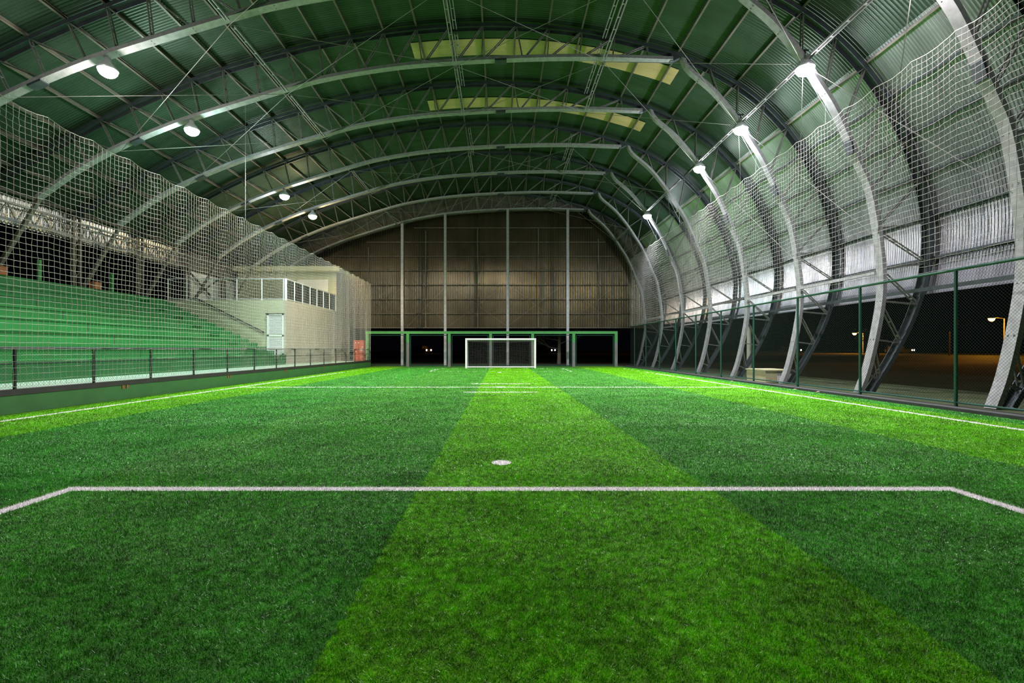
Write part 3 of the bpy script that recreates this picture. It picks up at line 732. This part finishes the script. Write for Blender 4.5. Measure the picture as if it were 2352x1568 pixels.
# ---------------------------------------------------------------- orange cabinet
r = thing('electrical_cabinet', 'orange-red metal cabinet between the clubhouse and the green portal', 'cabinet', (-11.55, 39.0, .5))
b = MB(); b.box(-.42, .42, 0, .45, .05, 1.68).box(-.44, .44, -.02, .47, 1.68, 1.72).box(-.38, .38, .03, .42, 0, .05); b.build('body', M_orange, r)
for s in (-1, 1): b = MB(); b.box(min(s * .02, s * .4), max(s * .02, s * .4), -.02, 0, .1, 1.63); dd = b.build('door', M_orange, r)
b = MB(); b.lathe([(0, -.03), (.1, -.03), (.1, -.02)], (.2, 0, .95), 20, 'y'); b.build('round_plate', mat('grey_plate', (.35, .3, .25), .5), r)
for x, z in ((-.25, 1.5), (-.02, 1.5), (.28, 1.15), (-.25, .8)): b = MB(); b.box(x - .025, x + .025, -.035, -.02, z - .025, z + .025); b.build('hinge', M_white, r)

# ---------------------------------------------------------------- outside, fence side
r = thing('masonry_bench', 'low cream block bench with slab top outside the fence', 'bench', (11.62, 21.0, 0))
b = MB(); b.box(0, .5, 0, 1.6, 0, .5); b.build('base', M_bench, r)
b = MB(); b.box(-.04, 1.2, -.06, 1.66, .5, .56); b.build('top_slab', M_bench, r)
b = MB(); b.box(.5, .62, .04, .1, 0.04, .46).box(.62, 1.15, .04, .08, .04, .46); b.build('white_panel', M_white, r)
b = MB(); b.tube((13.5, 26, -.02), (13.5, 26, 2.7), .14, 14, .12); tag(b.build('concrete_post', mat('pale_concrete', (.35, .36, .3), .8)), 'thick pale round post standing behind the cream bench', 'post')
for i, (x, y) in enumerate([(10.2, 21.3), (10.3, 16.9), (10.45, 15.9)]):
    b = MB(); b.add([(0, 0, .03), (.09, .03, .05), (.17, 0, .035), (.09, -.04, .045), (.09, 0, .06)], [(0, 1, 4), (1, 2, 4), (2, 3, 4), (3, 0, 4)])
    tag(b.build('dry_leaf', M_leaf, loc=(x, y, 0)), f'pale dry leaf lying on the turf near the kerb, {ORD[i]} from the far end', 'leaf', 'dry leaves by the kerb')
def street_lamp(x, y, zl, zg, s, label):
    r = thing('street_lamp', label, 'street lamp', (x, y, zg))
    h_ = zl - zg; b = MB(); b.tube((1.6, 0, 0), (1.6, 0, h_), .09, 8, .06).tube((1.6, 0, h_), (.2, 0, h_ + .15), .04, 6); b.build('pole', M_portg, r)
    b = MB(); b.lathe([(0, .16), (.26, .12), (.36, 0)], (0, 0, h_), 12); b.build('hood', M_portg, r)
    b = MB(); b.lathe([(.34, 0), (.28, -.2), (.12, -.34), (0, -.38)], (0, 0, h_), 12); b.build('bulb', emis('sodium_glow', (1, .36, .06), 30), r)
    ld = bpy.data.lights.new('sodium', 'POINT'); ld.energy = s; ld.color = (1, .35, .03); ld.shadow_soft_size = .2
    lo = bpy.data.objects.new('sodium', ld); COL.objects.link(lo); lo.parent = r; lo.location = (0, 0, h_ - .6)
street_lamp(61.5, 60, 5.36, .72, 2200, 'larger orange street lamp outside the fence, far to the side')
street_lamp(66.5, 90, 4.55, .76, 3500, 'small distant orange street lamp seen between the truss legs')
for x, y, h_, n in ((56.2, 60, 3.0, 'between the two street lamps'), (50.0, 62, 1.4, 'near the parked headlights, short')):
    b = MB(); b.tube((x, y, .7), (x, y, .7 + h_), .07, 8); tag(b.build('roadside_post', M_portg), f'thin roadside post {n}', 'post')
def car(x, y, z, label, rz=0):
    r = thing('car', label, 'car', (x, y, z), 'cars with lit headlights'); r.rotation_euler = (0, 0, rz)
    b = MB(); b.prism([(-.85, .25), (-.85, .75), (-.8, .85), (.8, .85), (.85, .75), (.85, .25)], 0, 4.1).prism([(-.78, .85), (-.62, 1.4), (.62, 1.4), (.78, .85)], 1.1, 3.6); b.build('body', M_carp, r)
    for sx in (-.8, .8):
        for yy in (.8, 3.3): b = MB(); b.tube((sx - .09, yy, .3), (sx + .09, yy, .3), .3, 14); b.build('wheel', M_tyre, r)
        b = MB(); b.lathe([(0, -.05), (.13, -.04), (.16, .0)], (sx * .72, 0, .62), 14, 'y'); b.build('headlight', emis('headlight_glow', (1, .95, .88), 12), r)
car(-13.5, 90, .75, 'dark car with lit headlights, seen through the portal bay beside the clubhouse', .9)
car(9.9, 90, .75, 'dark car with lit headlights, seen just beyond the goal, fence side', .9)
car(77.5, 90, .75, 'dark car with lit headlights, out past the fence between the street lamps', .6)
car(62.7, 100, .76, 'dark car with lit headlights, farthest out past the fence, behind a truss leg', .9)
def bare_tree(x, y, h_, label, seed):
    rr = random.Random(seed); r = thing('bare_tree', label, 'tree', (x, y, 0)); b = MB()
    b.tube((0, 0, -.02), (.05, 0, h_ * .5), .2, 10, .15); b.tube((.05, 0, h_ * .5), (0, 0, h_), .15, 8, .05); b.build('trunk', M_bark, r)
    b = MB()
    def br(p, d, l, rad, n):
        q = p + d * l; b.tube(p, q, rad, 5, rad * .65)
        if n:
            for _ in range(3):
                dd = (d + Vector((rr.uniform(-.6, .6), rr.uniform(-.5, .5), rr.uniform(-.3, .5)))).normalized(); br(q, dd, l * .72, rad * .62, n - 1)
    for z, dx in ((1.5, -1), (2.0, 1), (2.4, -1), (3, 1), (3.4, -1)):
        br(Vector((0, 0, z)), Vector((dx, 0, rr.uniform(.1, .6))).normalized(), 1.0, .07, 3)
    b.build('branches', M_bark, r)
bare_tree(5.9, 48.5, 4.6, 'bare tree standing in the dark behind the goal, fence side', 3)
bare_tree(46.0, 58.5, 3.4, 'small bare tree lit orange out past the fence', 5)
